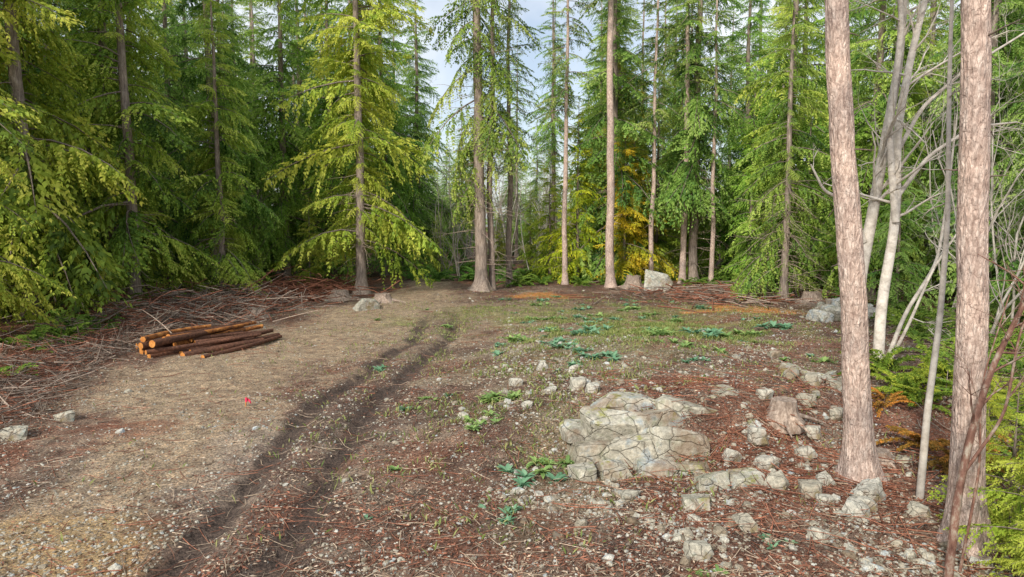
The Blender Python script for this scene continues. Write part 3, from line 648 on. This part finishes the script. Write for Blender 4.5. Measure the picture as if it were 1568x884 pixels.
# ------------------------------------------------------------ stumps
def stump(x, y, rad, h, seed, mat=M_dead, roots=7):
    r = np.random.default_rng(seed); ps = []
    z = np.linspace(-.15, h, 14); R = rad*(1+.9*np.exp(-np.clip(z, 0, None)/(h*.35)))
    tp = tube(np.stack([0*z+.05*z, 0*z, z], -1), R, 40, 0, .7, bark=.16, seed=seed)
    V = tp[0].copy(); top = V.reshape(14, 40, 3); top[-1, :, 2] += .12*h*(fbm(np.arange(40)/3., np.zeros(40)+seed)-.5)*2; V = top.reshape(-1, 3)
    ps.append((V, tp[1], 0, .7)); ps.append(disc(V[-40:].mean(0)-np.array([0, 0, .03]), V[-40:], 0, .6))
    for k in range(roots):
        a = k*6.28/roots+r.normal(0, .25); P = [(cos(a)*rad*q_, sin(a)*rad*q_, zz) for q_, zz in ((.6, h*.4), (1.3, h*.18), (2.1, .04), (3.0+r.random(), -.08))]
        ps.append(tube(np.array(P)+r.normal(0, .02, (4, 3)), np.array([.3, .24, .16, .06])*rad*1.1, 8, 0, .7, bark=.1))
    add('tree_stump', make_mesh('tree_stump', ps, [mat]), (x, y, H(x, y)))
stump(4.8, 12.0, .2, .36, 1); stump(7.35, 41.8, .4, .75, 2); stump(-10.8, 29, .35, .4, 3); stump(-8.9, 35.5, .4, .5, 4); stump(14.6, 33.5, .4, .6, 5); stump(6.1, 11.2, .16, .2, 6)
stump(-6.4, 34, .35, .4, 7); stump(6.6, 9.9, .15, .22, 8)

# survey marker: stake with pink flagging tape
parts = [tube(np.array([(0, 0, -.05), (.01, 0, .1), (.02, 0, .2)]), [.014, .013, .012], 8, 0)]
u = np.linspace(0, 1, 8); rib = np.concatenate([np.stack([.02+.1*u, .03*np.sin(u*6), .19-.1*u*u], -1), np.stack([.02+.1*u, .03*np.sin(u*6+.5), .13-.1*u*u], -1)])
parts.append((rib, np.array([[i, i+1, i+9, i+8] for i in range(7)]), 1, .5))
parts.append(tube(np.array([(.02, 0, .1), (.02, 0, .16), (.02, 0, .2)]), [.022, .026, .02], 8, 1))
m, nt, b = newmat('pink_tape'); nt.links.new(ramp(nt, noise(nt, 20, 2, .5, coords(nt)), [(.3, (.7, .03, .08)), (.7, (.85, .07, .16))]), b.inputs['Base Color']); b.inputs['Roughness'].default_value = .4
add('survey_stake', make_mesh('survey_stake', parts, [M_cut, m]), (-5.75, 14.6, H(-5.75, 14.6)), .5)

# ------------------------------------------------------------ low plants
def rosette(seed, nr=1):
    r = np.random.default_rng(seed); ps = []
    for q_ in range(nr):
        ox, oy = r.normal(0, .17, 2)*(nr > 1)
        for i in range(30):
            a = r.uniform(0, 6.28); L = r.uniform(.08, .2); w = L*.17; el = r.uniform(.2, 1.3)
            s = np.linspace(0, 1, 5); ww = w*np.sin(pi*(s*.85+.1)); rr = L*s*cos(el*.4); zz = L*(sin(el)*s-.4*s*s)+.04
            cx_, cy_ = cos(a), sin(a)
            Lf = np.stack([ox+cx_*rr-cy_*ww, oy+cy_*rr+cx_*ww, zz+.3*ww], -1); Rt = np.stack([ox+cx_*rr+cy_*ww, oy+cy_*rr-cx_*ww, zz+.3*ww], -1); Md = np.stack([ox+cx_*rr, oy+cy_*rr, zz], -1)
            V = np.concatenate([Lf, Md, Rt]); F = [[k, k+1, k+6, k+5] for k in range(4)]+[[k+5, k+6, k+11, k+10] for k in range(4)]
            ps.append((V, np.array(F), 0, r.uniform(.2, .95)))
    return make_mesh('foxglove_rosette', ps, [M_weed])
ros = [rosette(900+i, k) for i, k in enumerate((1, 3, 4, 6, 1, 5))]
RP = [(-.35, 14.1, 5, 1.1), (.05, 14.2, 3, 1.1), (-.6, 12.7, 2, 1), (-.4, 12.9, 1, 1), (.55, 11.2, 2, 1.2), (.7, 10.6, 0, 1.2), (0.0, 10.7, 1, 1.1), (-.1, 9.4, 2, .9), (-1.9, 11.0, 0, .9), (-2, 9.1, 0, .6), (2.3, 20.5, 5, 1.6), (2.6, 21.5, 3, 1.6), (4.3, 20.3, 5, 1.8), (5.5, 20, 3, 1.8), (6, 20.4, 5, 1.6), (8.6, 22.6, 5, 1.8), (7.8, 22, 3, 1.5), (.3, 21, 3, 1.4), (1.2, 23, 5, 1.4), (-2.2, 14.6, 1, .7), (3.3, 8.3, 2, .6), (3.0, 10.7, 1, .7), (2.2, 7.6, 2, .7), (-.2, 17, 1, .8)]
for i in range(85):
    y = 14+24*rng.random(); RP.append((rng.normal(3.2, 3.4), y, rng.integers(6), rng.uniform(.6, 1.4)))
for x, y, k, s in RP: T(ros[k], 'foxglove_plant', x, y, s, None, (1, 1, 1) if rng.random() < .55 else (1.4, 1.1, .6))
x = np.concatenate([rng.normal(4.8, 2.2, 20000), rng.normal(3, 4.5, 34000), rng.normal(.5, 2.5, 6000)]); y = np.concatenate([rng.normal(22.5, 1.8, 20000), rng.normal(26, 6, 34000), rng.normal(13, 3, 6000)])
keep = (fbm(x/.7, y/.7, 3, 3) > .53) & (y > 8); x = x[keep]; y = y[keep]; n = len(x)
V, F, Tt = leaves(np.stack([x, y, Hraw(x, y)], -1), np.stack([rng.normal(0, .6, n), rng.normal(0, .6, n), np.ones(n)], -1), rng.uniform(.05, .2, n), rng.uniform(.006, .016, n), rng.uniform(0, 1, n), rng)
add('grass_tufts', make_mesh('grass', [(V, F, 0, Tt)], [M_grass]))
# ferns
FR = [frond(s+80, nl=22, leaf=.075, w=.02, up=.55, dr=.75, lat=.1, sag=.1, step=.05) for s in range(3)]
def ferns(name, cnt, fx, seed, size=(.5, 1.0), color=(1, 1, 1)):
    r = np.random.default_rng(seed); ps = []; st_ = []
    for i in range(cnt):
        x, y = fx(r); s = r.uniform(*size); p0 = np.array([x, y, H(x, y)])
        for k in range(r.integers(8, 13)):
            place_frond(ps, st_, FR[r.integers(3)], p0, r.uniform(0, 6.28), r.uniform(.1, .9), r.normal(0, .2), s*r.uniform(.7, 1.1), r.normal(0, .12), .005, r, mat=0, stem=False)
    add(name, make_mesh(name, ps, [M_fern]), color=color)
ferns('fern_undergrowth', 80, lambda r: (r.uniform(-7, 7), r.uniform(46, 58)), 31, (.8, 1.5), (1, 1.2, .9))
ferns('fern_undergrowth', 80, lambda r: (r.uniform(0, 15), r.uniform(43, 50)), 32, (.6, 1.1), (1.2, 1.2, .8))
ferns('fern_undergrowth', 80, lambda r: ((lambda y: (-np.interp(y, [8, 13, 19, 30, 42], [9.5, 11.0, 13.0, 15.5, 15.5])-abs(r.normal(0, 2)), y))(r.uniform(10, 40))), 33, (.5, .9), (1.2, 1.2, .8))
ferns('sword_fern', 80, lambda r: ((lambda y: (np.interp(y, [8, 12, 20, 30], [6.9, 8.2, 11.8, 15.5])+abs(r.normal(.3, 1.8)), y))(r.uniform(10, 27))), 34, (.5, .95), (1.2, 1.15, .75))
ferns('sword_fern', 12, lambda r: (r.uniform(7.9, 10.2), r.uniform(12.6, 16.0)), 35, (.7, 1.0), (1.5, 1.25, .6))
ferns('dead_fern', 9, lambda r: (r.uniform(6.9, 8.6), r.uniform(10.5, 13.5)), 36, (.5, .8), (2.4, .75, .6))

# ------------------------------------------------------------ light, sky, camera
sd = Vector((-.42, -.80, .62)).normalized()
w = bpy.data.worlds.new('World'); scene.world = w; w.use_nodes = True; nt = w.node_tree
sky = nt.nodes.new('ShaderNodeTexSky'); sky.sky_type = 'NISHITA'; sky.sun_disc = False
sky.sun_elevation = math.asin(sd.z); sky.sun_rotation = math.atan2(sd.x, sd.y); sky.dust_density = 1.5
tc = nt.nodes.new('ShaderNodeTexCoord')
cl = ramp(nt, noise(nt, 2.2, 6, .6, tc.outputs['Generated']), [(.38, (.3,)*3), (.6, (.95,)*3)])
skc = mix(nt, cl, sky.outputs[0], (7.0, 7.3, 7.7))
nt.links.new(skc, nt.nodes['Background'].inputs[0]); nt.nodes['Background'].inputs[1].default_value = .15
sun = bpy.data.lights.new('sun', 'SUN'); sun.energy = 3.9; sun.angle = radians(6); sun.color = (1, .94, .84)
so = bpy.data.objects.new('sun', sun); scene.collection.objects.link(so); so.rotation_euler = sd.to_track_quat('Z', 'Y').to_euler()
cam = bpy.data.cameras.new('camera'); cam.lens = 24.3; cam.sensor_width = 36; cam.clip_end = 2000
co = bpy.data.objects.new('camera', cam); scene.collection.objects.link(co); co.location = (0, 0, 4); co.rotation_euler = (radians(84.5), 0, 0)
scene.camera = co
scene.view_settings.view_transform = 'Standard'; scene.view_settings.look = 'None'; scene.view_settings.exposure = 0
